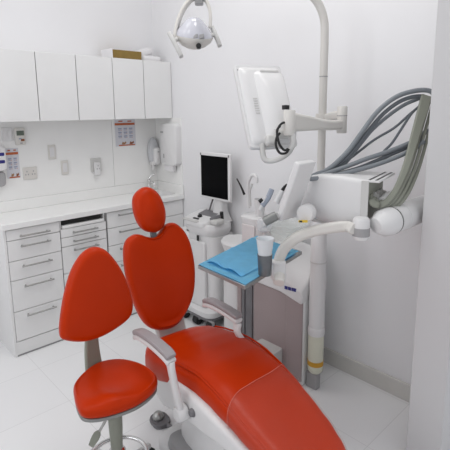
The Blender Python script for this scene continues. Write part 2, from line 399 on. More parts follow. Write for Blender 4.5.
# towel dispenser on wall B
td = thing('towel_dispenser', 'white paper towel dispenser on the wall right of the corner cabinet', 'towel dispenser', (-.05, -.24, 1.13))
mt = frame((-.006, -.2525, 1.31), (0, -1, 0), (0, 0, 1), (-1, 0, 0))
bm = loft(bmesh.new(), [[mt @ V((x*k, y*k2+dy, z)) for x, y in rrect(.225, .345, .035, 4)] for k, k2, dy, z in ((1, 1, 0, 0), (1, 1, 0, .034), (.98, .985, -.002, .052), (.9, .95, -.006, .06))])
obj('case', bm, WPL, td)
obj('brand_mark', B(-.0695, -.066, -.20, -.165, 1.405, 1.415), GREY, td)
obj('keyhole', B(-.0695, -.066, -.205, -.195, 1.195, 1.23), GREY, td)
obj('paper_towel', B(-.052, -.018, -.30, -.18, 1.085, 1.138), PAPER, td, .004, label='white paper towel end hanging out')

# ================================================================== SCANNER CART (near wall B)
ct = thing('scanner_cart', 'white wheeled scanner cart with black-screen monitor standing against the far wall', 'medical cart', (-.16, -.83, 0))
cx, cy = -.15, -.83
def ringz(w, h, r, z, ox=0, oy=0): return [(cx+ox+x, cy+oy+y, z) for x, y in rrect(w, h, r, 5)]
obj('base_skirt', loft(bmesh.new(), [ringz(.25, .33, .08, .085), ringz(.27, .35, .09, .10), ringz(.27, .35, .09, .13), ringz(.22, .27, .08, .15), ringz(.19, .24, .07, .165)]), WPL, ct)
obj('bumper', loft(bmesh.new(), [ringz(.20, .28, .09, .065), ringz(.262, .342, .095, .070), ringz(.262, .342, .095, .084), ringz(.25, .33, .09, .09)]), STRIPE, ct)
for sx, sy in ((-1, -1), (-1, 1), (1, -1), (1, 1), (-1, 0)):
    bm = bmesh.new(); x, y = cx+sx*.105, cy+sy*.15
    mt = frame((x, y, .036), (1, 0, 0), (0, 0, 1), (0, -1, 0)); lathe(bm, [(0, -.026), (.031, -.026), (.036, -.02), (.036, .02), (.031, .026), (0, .026)], mt, 18)
    w = obj('castor', bm, RUBBER, ct)
    obj('fork', B(x-.012, x+.012, y-.033, y+.033, .045, .072), GREY, w, .003)
obj('column', loft(bmesh.new(), [ringz(.18, .27, .06, .14, .01, -.04), ringz(.18, .29, .06, .35, .01, -.04), ringz(.20, .32, .06, .62, .01, -.03), ringz(.22, .34, .06, .70, .01, -.02)]), WPL, ct)
obj('front_panel', loft(bmesh.new(), [[(-.226+z*.0, y, zz) for y, zz in [(cy-.12+.02*k, .0) for k in range(1)]] for z in (0,)]+[], caps=False) if False else B(-.262, -.228, cy-.10, cy+.08, .15, .655), WPL, ct, .012)
dr = obj('side_drawers', B(-.255, -.075, cy+.085, cy+.235, .20, .70), LAMI, ct, .012)
for z in (.38, .55): obj('drawer_line', B(-.2562, -.25, cy+.10, cy+.22, z, z+.006), GREY, dr)
# pod: sloping top body
pod = [ringz(.22, .30, .08, .70, .005, -.02), ringz(.245, .34, .09, .735, .0, -.02), ringz(.245, .34, .09, .765, .0, -.02), ringz(.23, .32, .08, .788, .0, -.02)]
obj('pod', loft(bmesh.new(), pod), WPL, ct)
pm = frame((-.20, cy+.01, .812), (.25, -1, .0), (1, .25, .14), (0, 0, 1))
pm = M.Translation((-.175, cy+.0, .806)) @ M.Rotation(rad(-13), 4, 'Y') @ M.Diagonal((.85, .85, 1, 1))
kb = obj('control_deck', loft(bmesh.new(), [[pm @ V((x*k, y*k, z)) for x, y in rrect(.27, .30, .06)] for k, z in ((1, -.012), (1, .012), (.95, .02))]), WPL, ct)
obj('touch_pad', loft(bmesh.new(), [[pm @ V((x+.055, y-.015, z)) for x, y in rrect(.10, .19, .008, 2)] for z in (.0202, .022)]), STRIPE, kb)
obj('track_ball', lathe(bmesh.new(), [(0, .019), (.022, .019), (.02, .032), (.01, .038), (0, .039)], pm @ M.Translation((-.03, .01, 0))), BLACK, kb)
obj('dark_button', loft(bmesh.new(), [[pm @ V((x-.075, y+.01, z)) for x, y in rrect(.02, .075, .009, 3)] for z in (.0202, .024)]), BLACK, kb)
obj('wrist_rest', loft(bmesh.new(), [[pm @ V((x-.12, y+.03, z)) for x, y in rrect(.03, .20, .014, 3)] for z in (.018, .026)]), LGREY, kb)
obj('scanner_holder', B(-.23, -.15, cy-.20, cy-.13, .79, .828), LGREY, ct, .01)
wd = obj('scanner_wand', T([(-.225, -.965, .825), (-.19, -.97, .83), (-.15, -.975, .835)], [.014, .018, .016], sm=4), STRIPE, ct)
obj('wand_tip', T([(-.135, -.98, .815), (-.135, -.98, .87)], [.016, .013]), BLACK, wd)
obj('latch', B(-.272, -.262, cy-.045, cy-.03, .66, .70), BLACK, ct)
obj('stand_neck', loft(bmesh.new(), [[(-.07+x*k, -.90+y*k, z) for x, y in rrect(.09, .12, .03)] for k, z in ((1.4, .785), (1.1, .82), (.85, .86), (.8, .99))]), WPL, ct)
mn = obj('monitor', B(-.128, -.105, -1.062, -.742, .945, 1.285), WPL, ct, .006)
obj('screen', B(-.1296, -.1284, -1.040, -.755, .962, 1.262), SCREEN, mn)
for y in (-.752, -1.05): obj('corner_clip', B(-.1305, -.1284, y-.006, y+.006, 1.262, 1.278), STRIPE, mn)
obj('back_housing', B(-.105, -.07, -1.0, -.82, 1.0, 1.2), WPL, mn, .012)
obj('cable', T([(-.08, -.835, .95), (-.085, -.815, .90), (-.09, -.80, .855), (-.11, -.80, .83)], .006, sm=5), STRIPE, ct)
obj('stylus', T([(-.085, -1.085, 1.115), (-.06, -1.10, 1.06), (-.04, -1.115, 1.0)], [.004, .006, .009], sm=3), BLACK, ct)

# ================================================================== DENTAL CHAIR
O = V((-.985, -1.6, 0)); F = V((-.13, -.9915, 0)).normalized(); R = V((.9915, -.13, 0)).normalized(); Z = V((0, 0, 1))
def ch(s, r, z): return O + F*s + R*r + Z*z
dc = thing('dental_chair', 'red vinyl dental patient chair with headrest, grey armrests and film-covered footrest', 'dental chair', O + F*.3)
# seat + legrest: lofted upholstered slab
def interp(tab, s):
    for a, b in zip(tab, tab[1:]):
        if s <= b[0]:
            t = max(0, min(1, (s-a[0])/(b[0]-a[0]))); t2 = t*t*(3-2*t)*.35+t*.65
            return [p+(q-p)*t2 for p, q in zip(a[1:], b[1:])]
    return list(tab[-1][1:])
#      s    top z  thick  half width
ST = [(-.10, .435, .10, .13), (-.06, .463, .14, .175), (0, .485, .175, .205), (.1, .506, .18, .218), (.2, .525, .178, .222), (.3, .537, .17, .220), (.4, .540, .158, .214), (.5, .527, .14, .207),
      (.6, .503, .115, .200), (.7, .472, .105, .191), (.8, .441, .098, .178), (.88, .415, .09, .158), (.93, .40, .082, .135), (.965, .388, .065, .10), (.98, .38, .04, .05)]
def seat_ring(s, grow=0):
    zt, th, hw = interp(ST, s); out = []; n = 40; h = .5*th
    for k in range(n):
        a = 2*PI*k/n; c, d = cos(a), sin(a)
        x = math.copysign(abs(c)**.42, c)*(hw+grow); q = math.copysign(abs(d)**.55, d)
        z = zt-h+q*(h+grow)
        if d > 0: z -= .012*(1-abs(x/(hw+grow))**2)*(1 if s < .5 else .5)*0 - .006*(1-(x/(hw+grow))**2)
        if d < 0: x *= 1-.12*abs(d)
        if x < 0: x *= 1-.20*max(0, min(1, (s-.05)/.35))
        out.append(ch(s, x, z))
    return out
ss = [-.10+.02*k for k in range(55) if -.10+.02*k <= .981]
st = obj('seat', loft(bmesh.new(), [seat_ring(s) for s in ss]), RED, dc)
# crease line of the welt along both edges
for sg in (-1, 1):
    pts = []
    for k in range(26):
        s = .02+.036*k; zt, th, hw = interp(ST, s); pts.append(ch(s, sg*((hw-.018)*(1 if sg > 0 else 1-.20*max(0, min(1, (s-.05)/.35)))), zt-.014+.0005))
    obj('welt', T(pts, .0045, 8), RED, st)
# transparent film over the legrest
bm = bmesh.new(); rows = []
for s in [.58+.02*k for k in range(20)]:
    rows.append([seat_ring(min(.975, s+.03-.09*(.5+.5*cos(2*PI*k/40))*(1 if s < .8 else (.98-s)/.18)), .006)[k] for k in range(-2, 23)])
loft(bm, rows, closed=False, caps=False)
fc = obj('foot_film', bm, CLR, dc, label='clear protective film over the legrest')
edge = [p for p in rows[0]]; obj('film_edge', T(edge, .0009, 6), CLR2, fc)
# backrest
al = rad(13); BUP = Z*cos(al)-F*sin(al); BN = F*cos(al)+Z*sin(al)
PB = O - F*.12 + Z*.5 + R*.024
bmtx = frame(PB - BN*.035, R, BUP, BN)
bo = [(-.148, .478), (-.189, .45), (-.208, .382), (-.210, .266), (-.190, .132), (-.150, .022), (-.082, -.032), (.030, -.034), (.132, .066), (.176, .196), (.181, .333), (.156, .437), (.10, .502), (.046, .500), (.004, .462), (-.036, .447), (-.078, .459), (-.113, .476)]
obj('backrest', pillow(bmesh.new(), list(reversed(bo)), .07, bmtx, .034, .004, rise=lambda x, y: -.012*math.exp(-((x-.0)/.12)**2)), RED, dc)
bk = obj('backrest_shell', pillow(bmesh.new(), [(x*.93, .235+(y-.235)*.93) for x, y in reversed(bo)], .03, frame(PB-BN*.085, R, BUP, BN), .014, .0), WPL, dc)
obj('back_support', band(bmesh.new(), [PB-BN*.085+BUP*.08+R*.0, PB-BN*.06-BUP*.03+R*.0, PB-BN*.05-BUP*.12+R*.0, ch(-.13, .02, .30)], R, .17, .035, sm=6), LGREY, dc)
# headrest
ho = [(-.051, .716), (-.107, .681), (-.122, .616), (-.111, .543), (-.08, .492), (-.021, .471), (.03, .5), (.048, .572), (.031, .654), (-.003, .7)]
obj('headrest', pillow(bmesh.new(), list(reversed(ho)), .085, frame(PB-BN*.03, R, BUP, BN), .042, .012), RED, dc)
obj('headrest_post', band(bmesh.new(), [PB+BUP*.35-R*.03-BN*.05, PB+BUP*.45-R*.032-BN*.035, PB+BUP*.56-R*.035-BN*.05], R, .034, .016, sm=4), DSTEEL, dc)
# armrests
def armrest(sg, s0, s1, r0, z, post_s, low, r1=None, dz=-.022):
    r1 = r0 if r1 is None else r1
    pts = [ch(s0-.015, r0, z-.004), ch(s0+.03, r0*.85+r1*.15, z+.012), ch((s0+s1)/2, (r0+r1)/2, z+.010), ch(s1-.03, r1*.9+r0*.1, z+dz*.4), ch(s1, r1, z+dz)]
    r0 = r1
    a = obj('armrest', band(bmesh.new(), [p-Z*.022 for p in pts], R, .046, .024, sm=6, ws=[.7, 1, 1, 1.05, 1]), WPL, dc, .003)
    obj('arm_pad', band(bmesh.new(), pts, R, .048, .022, sm=6, ws=[.7, 1, 1, 1.05, .95]), ARMG, a, .004, label='grey armrest pad')
    obj('arm_post', band(bmesh.new(), [ch(s1-.012, r0, z-.045), ch(s1+.0, r0-sg*.002, z-.10), ch(post_s, low[0], low[1])], F, .042, .026, sm=5, ws=[1.1, .85, .8, .95]), WPL, a, .004)
    obj('arm_hub', lathe(bmesh.new(), [(0, -.022), (.032, -.022), (.034, -.01), (.034, .01), (.028, .022), (0, .024)], frame(ch(post_s, low[0], low[1]), F, Z, R*(1 if sg < 0 else -1)*-1)), WPL, a)
armrest(-1, .145, .375, -.302, .650, .37, (-.225, .365), -.262)
armrest(1, .040, .262, .122, .640, .285, (.262, .40), .160, -.010)
# base casing under the seat
def cas(s, hw, z0, z1, r=.02): return [ch(s, x, (z0+z1)/2+y) for x, y in rrect(2*hw, z1-z0, r, 4)]
obj('under_casing', loft(bmesh.new(), [cas(-.03, .15, .27, .40), cas(0, .175, .24, .44), cas(.15, .195, .25, .45), cas(.3, .200, .30, .455), cas(.5, .195, .325, .44), cas(.7, .165, .33, .39), cas(.78, .12, .34, .37)]), WPL, dc)
obj('mechanism_knob', lathe(bmesh.new(), [(0, -.012), (.016, -.012), (.018, .0), (.012, .012), (0, .012)], frame(ch(.42, -.200, .385), F, Z, -R)), STRIPE, dc)
obj('column', loft(bmesh.new(), [cas(.20, .13, .0, .26), cas(.26, .14, .0, .30), cas(.46, .14, .0, .33), cas(.54, .12, .0, .32)]), WPL, dc)
obj('lift_arm', loft(bmesh.new(), [[ch(s, x, z) for x, z in rrect(.25, .12, .03, 4, 0, zz)] for s, zz in ((.34, .16), (.5, .20), (.66, .28))]), LGREY, dc)
obj('base_plate', loft(bmesh.new(), [[ch(.40+y*k, x*k, z) for x, y in rrect(.40, .72, .08)] for k, z in ((1, .001), (1, .03), (.95, .05), (.8, .06))]), WPL, dc)
obj('rear_base_foot', loft(bmesh.new(), [[ch(-.06+y*k, -.11+x*k, z) for x, y in rrect(.09, .11, .04)] for k, z in ((1, .001), (1.05, .012), (1.0, .022))]), STRIPE, dc)
obj('foot_dome', lathe(bmesh.new(), [(.028, .02), (.030, .03), (.025, .045), (.015, .055), (0, .058)], M.Translation(ch(-.07, -.115, 0))), STEEL, dc)
obj('foot_bar', T([ch(-.05, -.1, .012), ch(.1, -.08, .012), ch(.2, -.05, .012)], .010), STRIPE, dc)
obj('side_step', loft(bmesh.new(), [[ch(.25+y*k, -.135+x*k, z) for x, y in rrect(.11, .20, .045)] for k, z in ((1, .05), (1.05, .07), (.95, .10), (.6, .11))]), GREY, dc)

# ================================================================== STOOL
sl = thing('operator_stool', 'red saddle-seat operator stool with red teardrop backrest on a chrome ring base', 'stool', (-1.452, -1.75, 0))
sc = V((-1.452, -1.75, 0))
so_ = [(-1.624, -1.732), (-1.576, -1.647), (-1.491, -1.582), (-1.412, -1.563), (-1.335, -1.604), (-1.289, -1.694), (-1.282, -1.785), (-1.311, -1.856), (-1.379, -1.907), (-1.461, -1.929), (-1.537, -1.917), (-1.603, -1.89), (-1.644, -1.850), (-1.643, -1.797)]
VD = V((FW.x, FW.y, 0)).normalized()
def lift_near(x, y):
    b = (x+1.455)*VD.x+(y+1.75)*VD.y; k = .042*max(0, min(1, (.06-b)/.16)); return x+VD.x*k, y+VD.y*k
so_ = [lift_near(*p) for p in so_]
def saddle(x, y):
    a = (x+1.455)*R0.x + (y+1.75)*R0.y; b = (x+1.455)*VD.x+(y+1.75)*VD.y      # across, fore-aft
    return -.022*math.exp(-((b-.02)/.09)**2)*math.exp(-(a/.14)**2) + .014*math.exp(-((b+.10)/.045)**2)*math.exp(-((a-.02)/.07)**2)
obj('seat', pillow(bmesh.new(), list(reversed(so_)), .046, M.Translation((0, 0, .484)), .024, .010, rise=saddle), RED, sl)
cc = V((sum(p[0] for p in so_)/14, sum(p[1] for p in so_)/14, 0))
obj('seat_shell', pillow(bmesh.new(), [(cc.x+(x-cc.x)*.985, cc.y+(y-cc.y)*.985) for x, y in reversed(so_)], .014, M.Translation((0, 0, .454)), .008, 0), DGREY, sl)
sbo = [(-1.43, 1.034), (-1.476, 1.014), (-1.52, .960), (-1.553, .885), (-1.578, .80), (-1.594, .712), (-1.576, .68), (-1.498, .65), (-1.407, .652), (-1.308, .687), (-1.278, .735), (-1.284, .81), (-1.310, .90), (-1.348, .975), (-1.386, 1.020)]
sb = [(x+1.437, z-.84) for x, z in sbo]
smtx = frame((-1.437, -1.612, .84), (.995, -.1, 0), (0, .06, 1), (-.1, -.995, .06))
obj('backrest', pillow(bmesh.new(), sb, .06, smtx, .03, .010), RED, sl)
obj('backrest_shell', pillow(bmesh.new(), [(x*.93, y*.93-.004) for x, y in sb], .02, smtx @ M.Translation((0, 0, -.036)), .01, 0), GREY, sl)
obj('back_post', band(bmesh.new(), [(-1.43, -1.565, .80), (-1.434, -1.55, .66), (-1.438, -1.548, .56), (-1.438, -1.56, .47), (-1.45, -1.63, .430), (-1.452, -1.74, .430)], (1, 0, 0), .066, .024, sm=6, ws=[.75, .8, 1, 1.2, 1, 1]), GRN, sl, .003)
obj('gas_column', lathe(bmesh.new(), [(0, .12), (.018, .12), (.018, .20), (.024, .205), (.028, .30), (.030, .425), (.03, .436), (0, .436)], M.Translation(sc)), GRN, sl)
obj('seat_plate', lathe(bmesh.new(), [(0, .43), (.08, .43), (.09, .446), (0, .446)], M.Translation(sc)), GREY, sl)
lp = [sc+V((-.01, .0, .43)), at_d(107, 417, 1.80), at_d(99, 432, 1.79)]
lv = obj('height_lever', T(lp, .0055, 8, sm=4), STEEL, sl)
a, b = at_d(99, 431, 1.79), at_d(91, 446, 1.78)
obj('lever_paddle', band(bmesh.new(), [a, a*.7+b*.3, b], R0, .032, .01, sm=4, ws=[.35, .9, 1, .7]), GRN, lv)
bm = bmesh.new(); rr = .125; ring = [(sc.x+rr*cos(2*PI*k/40), sc.y+rr*sin(2*PI*k/40), .152) for k in range(41)]
tube(bm, ring, .009, 10)
fr = obj('foot_ring', bm, CHROME, sl)
for k in range(3):
    a = 2*PI*k/3+.9; obj('ring_spoke', T([(sc.x+.02*cos(a), sc.y+.02*sin(a), .152), (sc.x+rr*cos(a), sc.y+rr*sin(a), .152)], .007, 8), CHROME, fr)
obj('hub', lathe(bmesh.new(), [(0, .05), (.035, .05), (.04, .08), (.036, .19), (.026, .196), (0, .196)], M.Translation(sc), 24), CHROME, sl)
for k in range(5):
    a = 2*PI*k/5+.3; d = V((cos(a), sin(a), 0))
    lg = obj('leg', band(bmesh.new(), [sc+d*.02+Z*.085, sc+d*.12+Z*.082, sc+d*.20+Z*.066], d.cross(Z), .034, .024, sm=4, ws=[1.1, .9, .7]), CHROME, sl)
    e = sc+d*.2; mt = frame(e+Z*.026, d, Z, d.cross(Z))
    obj('castor', lathe(bmesh.new(), [(0, -.02), (.022, -.02), (.026, -.014), (.026, .014), (.022, .02), (0, .02)], mt, 18), RUBBER, lg)

# ================================================================== TREATMENT UNIT (cuspidor column by wall B)
un = thing('dental_unit', 'pinkish grey dental unit cabinet with white slanted top and spittoon standing behind the chair', 'dental unit', (-.22, -1.55, 0))
UX0, UX1, UY0, UY1 = -.33, -.10, -1.85, -1.24
obj('body', B(UX0+.012, UX1, UY0, UY1, .0, .56), LAMI, un, .01)
obj('side_panel', B(UX0, UX0+.0115, UY0+.012, -1.475, .03, .555), PINK, un, .006)
obj('corner_panel', B(UX0-.003, UX0+.0115, UY0+.0, UY0+.115, .03, .555), PINK, un, .006)
obj('stripe_panel', B(UX0-.004, UX0+.0115, -1.465, -1.408, .02, .62), STRIPE, un, .004)
obj('stripe_panel', B(UX0-.006, UX0+.0115, -1.402, -1.376, .02, .62), STRIPE, un, .004)
obj('pale_panel', B(UX0-.004, UX0+.0115, -1.37, -1.335, .02, .62), PINK, un, .004)
obj('end_cover', loft(bmesh.new(), [[(-.215+x*k, -1.26+y*k, z) for x, y in rrect(.24, .20, .08)] for k, z in ((1, .0), (1, .58), (.95, .64), (.8, .66))]), WPL, un)
# slanted cap: high at the far end, tip down at the near end
cap = [(-1.36, .60), (-1.36, .80), (-1.50, .805), (-1.62, .79), (-1.82, .585), (-1.855, .545), (-1.85, .525), (-1.80, .535), (-1.60, .575)]
def capring(x, k=0, sh=0): return [(x, y+k*(0), z+sh) for y, z in cap]
cap = [(-1.36, .56), (-1.36, .755), (-1.56, .775), (-1.80, .745), (-1.862, .60), (-1.868, .53), (-1.84, .512), (-1.70, .565)]
cp = obj('cap', loft(bmesh.new(), [[(x, y, z) for y, z in cq] for x, cq in (
    (-.345, [(-1.36, .555), (-1.36, .70), (-1.52, .69), (-1.72, .63), (-1.84, .585), (-1.856, .56), (-1.85, .512), (-1.70, .545)]),
    (-.30, [(-1.36, .555), (-1.36, .735), (-1.52, .735), (-1.72, .69), (-1.85, .62), (-1.857, .565), (-1.85, .512), (-1.70, .545)]),
    (-.10, [(-1.36, .555), (-1.36, .80), (-1.55, .80), (-1.72, .785), (-1.82, .765), (-1.857, .60), (-1.85, .512), (-1.70, .545)]))]), WPL, un, .008)
def onx(u, v, x): return at_x(u, v, x)
mk = bmesh.new()
for u0, u1 in ((284.5, 287.5), (288, 291), (291.5, 293), (293.3, 295.8)):
    q = [onx(u0, 285.6+(u0-284)*.28, -.347), onx(u1, 285.6+(u1-284)*.28, -.347), onx(u1, 288.8+(u1-284)*.28, -.347), onx(u0, 288.8+(u0-284)*.28, -.347)]
    vs = [mk.verts.new(p) for p in q] + [mk.verts.new(p+V((.004, 0, 0))) for p in q]
    for f in ((0, 1, 2, 3), (4, 7, 6, 5), (0, 4, 5, 1), (1, 5, 6, 2), (2, 6, 7, 3), (3, 7, 4, 0)): mk.faces.new([vs[i] for i in f])
obj('brand_mark', mk, NAVY, cp)
obj('green_sticker', B(-.24, -.20, UY0-.003, UY0, .46, .51), GREENST, un)
obj('junction_box', loft(bmesh.new(), [[(x, y, z) for x, y in rrect(.10, .17, .015, 3, -.375, -1.63)] for z in (.02, .19)]), LGREY, un, .006)
obj('mount_foot', B(-.295, -.25, -1.93, -1.86, 0, .098), GREY, un, .006)
# spittoon tower
tw = obj('spittoon_tower', loft(bmesh.new(), [[(-.27+x*k, -1.445+y*k, z) for x, y in rrect(.15, .17, .05)] for k, z in ((1.05, .60), (1.0, .75), (.98, .90), (1.06, .925), (1.06, .94), (.9, .95))]), WPL, un)
obj('tower_front', B(-.352, -.343, -1.50, -1.395, .62, .90), mat('pale_pink_panel', (.70, .655, .655), .35), tw, .004)
pf = [at_x(248.5, 206, -.28), at_x(248, 195, -.28), at_x(248.2, 184, -.28), at_x(250.5, 177, -.28), at_x(254, 175, -.28), at_x(256.5, 178, -.28), at_x(256.8, 183, -.28)]
pf = [at_x(248.5, 208, -.28)]+pf
obj('rinse_spout', T(pf, .0105, 12, sm=6), WPL, un)
sp2 = [at_x(250.5, 206, -.30), at_x(250, 192, -.30), at_x(252, 184, -.30)]
obj('cup_filler', T(sp2, .006, 10, sm=4), LGREY, un)
bl = obj('spittoon_bowl', lathe(bmesh.new(), [(0, .81), (.04, .81), (.06, .83), (.115, .90), (.125, .945), (.119, .945), (.108, .902), (.055, .838), (0, .825)], M.Translation((-.27, -1.68, 0)), 32, .95, 1.05), GLASSM, un)
lr = obj('lower_rim', lathe(bmesh.new(), [(0, .64), (.12, .64), (.145, .70), (.13, .72), (0, .72)], M.Translation((-.24, -1.275, .03)), 32, .8, 1.0), WPL, un)
# assistant instrument holder with suction tips, wrapped in plastic
ah = thing('suction_holder', 'translucent wrapped suction instruments on a holder beside the spittoon', 'instrument holder', (-.43, -1.60, .76))
obj('bracket', T([(-.33, -1.62, .80), (-.40, -1.64, .86), (-.44, -1.66, .93)], .016, sm=5), WPL, ah)
obj('wrap', pillow(bmesh.new(), rrect(.09, .08, .03, 3), .05, frame((-.44, -1.66, .955), (.729, -.685, 0), (0.2, .1, 1), (-.68, -.72, .1)), .03, .01), WRAP, ah)
obj('suction_tip', band(bmesh.new(), [at_d(262, 206, 2.46), at_d(268, 198, 2.46), at_d(272, 189, 2.46)], R0, .030, .022, sm=3), BLUEGREY, ah, .003)
obj('suction_tube', T([at_d(260, 210, 2.46), at_d(263, 203, 2.46), at_d(266, 196, 2.46)], .011, sm=3), WPL, ah)
obj('black_tip', T([at_d(259, 202, 2.46), at_d(262.5, 199.5, 2.46)], [.010, .012]), BLACK, ah)
obj('syringe_tip', T([at_d(282, 191, 2.4), at_d(284.5, 187, 2.4), at_d(287, 184, 2.4)], [.011, .008, .004]), BLACK, ah)
obj('syringe_body', T([at_d(276, 203, 2.4), at_d(279, 197, 2.4), at_d(282.3, 190.6, 2.4)], [.018, .016, .012], sm=3), WPL, ah)

# paper cup on the tower
pc = thing('paper_cup', 'white plastic rinse cup standing on top of the spittoon tower', 'cup', (-.29, -1.49, .951))
obj('cup_wall', lathe(bmesh.new(), [(.0, .951), (.026, .951), (.036, 1.055), (.034, 1.055), (.025, .956), (0, .956)], M.Translation((-.285, -1.485, 0))), WPL, pc)

# ================================================================== POLE, lamp arm, monitor arm
PXY = V((-.27, -1.905, 0))
pl = thing('equipment_pole', 'cream upright pole beside the unit, bending over at the top to carry the lamp', 'pole', PXY)
obj('lower_post', lathe(bmesh.new(), [(0, .35), (.043, .35), (.043, 1.05), (.03, 1.08), (0, 1.08)], M.Translation(PXY)), WPL, pl)
obj('base_sleeve', lathe(bmesh.new(), [(0, .10), (.03, .10), (.042, .115), (.044, .14), (.044, .34), (0, .34)], M.Translation(PXY)), CREAM, pl, label='ivory sleeve at the foot of the pole')
obj('sleeve_band', lathe(bmesh.new(), [(.0442, .150), (.0456, .150), (.0456, .178), (.0442, .178)], M.Translation(PXY)), BAND, pl, label='orange band')
obj('collar', lathe(bmesh.new(), [(0, .335), (.046, .335), (.048, .345), (.048, .375), (.045, .38), (0, .38)], M.Translation(PXY)), WPL, pl)
for z in (.76,): obj('joint_ring', lathe(bmesh.new(), [(.043, z), (.0445, z), (.0445, z+.006), (.043, z+.006)], M.Translation(PXY)), LGREY, pl)
ad = V((-.95, .55, 0)).normalized()
top = [PXY+Z*1.05, PXY+Z*1.5, PXY+Z*1.83, PXY+Z*1.93, PXY+Z*2.03+ad*.008, PXY+Z*2.11+ad*.05, PXY+Z*2.155+ad*.12, PXY+Z*2.17+ad*.20, PXY+Z*2.175+ad*.34, PXY+Z*2.18+ad*.57]
obj('upper_pole', T(top, .0205, 16, sm=8), WCR, pl)
obj('joint_line', lathe(bmesh.new(), [(.0202, 1.745), (.0215, 1.745), (.0215, 1.75), (.0202, 1.75)], M.Translation(PXY)), GREY, pl)
end = PXY+Z*2.18+ad*.57
obj('end_knuckle', lathe(bmesh.new(), [(0, -.03), (.028, -.03), (.03, -.02), (.03, .03), (.024, .04), (0, .04)], M.Translation(end)), WCR, pl)

# monitor arm on the pole
ma = thing('monitor_arm', 'cream jointed arm clamped to the pole, holding the monitor', 'arm', PXY+Z*1.5)
obj('pole_clamp', lathe(bmesh.new(), [(.0212, 1.488), (.034, 1.488), (.036, 1.495), (.036, 1.555), (.034, 1.562), (.0212, 1.562)], M.Translation(PXY)), WCR, ma)
el = at_d(342, 119, 2.12); el.z = 1.535
obj('short_arm', band(bmesh.new(), [PXY+V((.0, -.02, 1.535)), PXY*.4+V((el.x, el.y, 0))*.6+Z*1.55, V((el.x, el.y, 1.555))], Z, .045, .034, sm=4), WCR, ma, .004)
obj('elbow', lathe(bmesh.new(), [(0, -.065), (.022, -.065), (.024, -.06), (.024, .058), (.021, .063), (0, .063)], M.Translation(el)), WCR, ma)
obj('elbow_line', lathe(bmesh.new(), [(.0238, .016), (.0246, .016), (.0246, .02), (.0238, .02)], M.Translation(el)), GREY, ma)
mo = at_d(289, 122, 1.89)
obj('long_arm', band(bmesh.new(), [el-Z*.022, el*.75+mo*.25-Z*.024, el*.4+mo*.6-Z*.012, mo+Z*.0], Z, .062, .036, sm=5, ws=[.75, .75, .8, 1.1, 1.35]), WCR, ma, .004)
hz = mo + V((-.01, -.01, 0))
obj('mount_barrel', lathe(bmesh.new(), [(0, -.055), (.022, -.055), (.025, -.045), (.025, .045), (.022, .05), (0, .05)], M.Translation(hz)), WCR, ma)
obj('knob', lathe(bmesh.new(), [(0, .05), (.016, .05), (.016, .068), (0, .07)], M.Translation(at_d(285.5, 121.5, 1.89)), 16), BLACK, ma)

# monitor seen from behind
W = V((.92, -.39, 0)); N0 = V((.39, .92, 0)); tl = rad(27)
H = (Z*cos(tl)+N0*sin(tl)).normalized(); NB = W.cross(H).normalized()
if NB.dot(N0) > 0: NB = -NB                                        # NB points to the camera: the back of the monitor
mc = at_d(264.5, 107, 2.02)
mm_ = frame(mc, W, H, NB)
mo_ = thing('patient_monitor', 'white flat monitor tilted face-down on the pole arm, back towards the camera', 'monitor', mc)
def mring(w, h, r, z, ox=0, oy=0): return [mm_ @ V((x, y, z)) for x, y in rrect(w, h, r, 5, ox, oy)]
obj('bezel', loft(bmesh.new(), [mring(.228, .405, .016, -.008), mring(.235, .412, .018, -.004), mring(.235, .412, .018, .012), mring(.229, .406, .016, .018)]), WPL, mo_)
obj('screen', loft(bmesh.new(), [mring(.21, .36, .004, -.0095), mring(.21, .36, .004, -.0082)]), SCREEN, mo_)
obj('back_shell', loft(bmesh.new(), [mring(.21, .385, .02, .0175), mring(.20, .375, .025, .026), mring(.17, .335, .03, .034, .01, -.005)]), WPL, mo_)
obj('back_hump', loft(bmesh.new(), [mring(.15, .36, .02, .026, .032, -.01), mring(.13, .335, .03, .050, .038, -.014), mring(.095, .25, .035, .068, .045, -.035), mring(.06, .15, .025, .076, .05, -.06)]), WPL, mo_)
bm = bmesh.new()
for k in range(7): box(bm, -.066, -.046, .022-k*.012, .027-k*.012, .0335, .0358, mm_)
obj('vent_slots', bm, LGREY, mo_)
obj('corner_hole', lathe(bmesh.new(), [(0, .018), (.004, .018), (.004, .0192), (0, .0192)], mm_ @ M.Translation((-.104, .178, 0)), 10), GREY, mo_)
obj('top_vent', B(-.01, .08, .150, .158, .03, .0535, mtx=mm_), LGREY, mo_)
lug = at_d(258, 143, 1.98)
obj('lower_bracket', B(-.05, .0, -.205, -.16, .02, .06, mtx=mm_), LGREY, mo_, .01)
hp = [at_d(261.5, 145, 1.95), at_d(264, 158, 1.94), at_d(270, 161, 1.93), at_d(280, 158.5, 1.91), at_d(289, 152, 1.89), at_d(293, 142, 1.885), at_d(292, 132, 1.885)]
obj('handle', band(bmesh.new(), hp, FW, .036, .022, sm=6, ws=[1.6, 1.1, 1, 1, 1, 1, 1]), LGREY, mo_, .003)
for c in ([(280, 133, 1.855), (276.5, 138, 1.85), (276, 146, 1.85), (280, 153, 1.85), (286, 153, 1.85), (289, 149, 1.85)], [(280, 126, 1.855), (277, 131, 1.85), (279, 143, 1.845), (284, 150, 1.845), (288, 149, 1.85)], [(286, 122, 1.87), (281, 124, 1.86), (277.5, 130, 1.85), (277, 138, 1.85)]):
    obj('cable', T([at_d(*q) for q in c], .0052, 8, sm=6), BLACK, mo_)
obj('tilt_joint', lathe(bmesh.new(), [(0, -.03), (.022, -.03), (.022, .03), (0, .03)], frame(at_d(281, 134, 1.93), Z, N0, W)), LGREY, mo_)

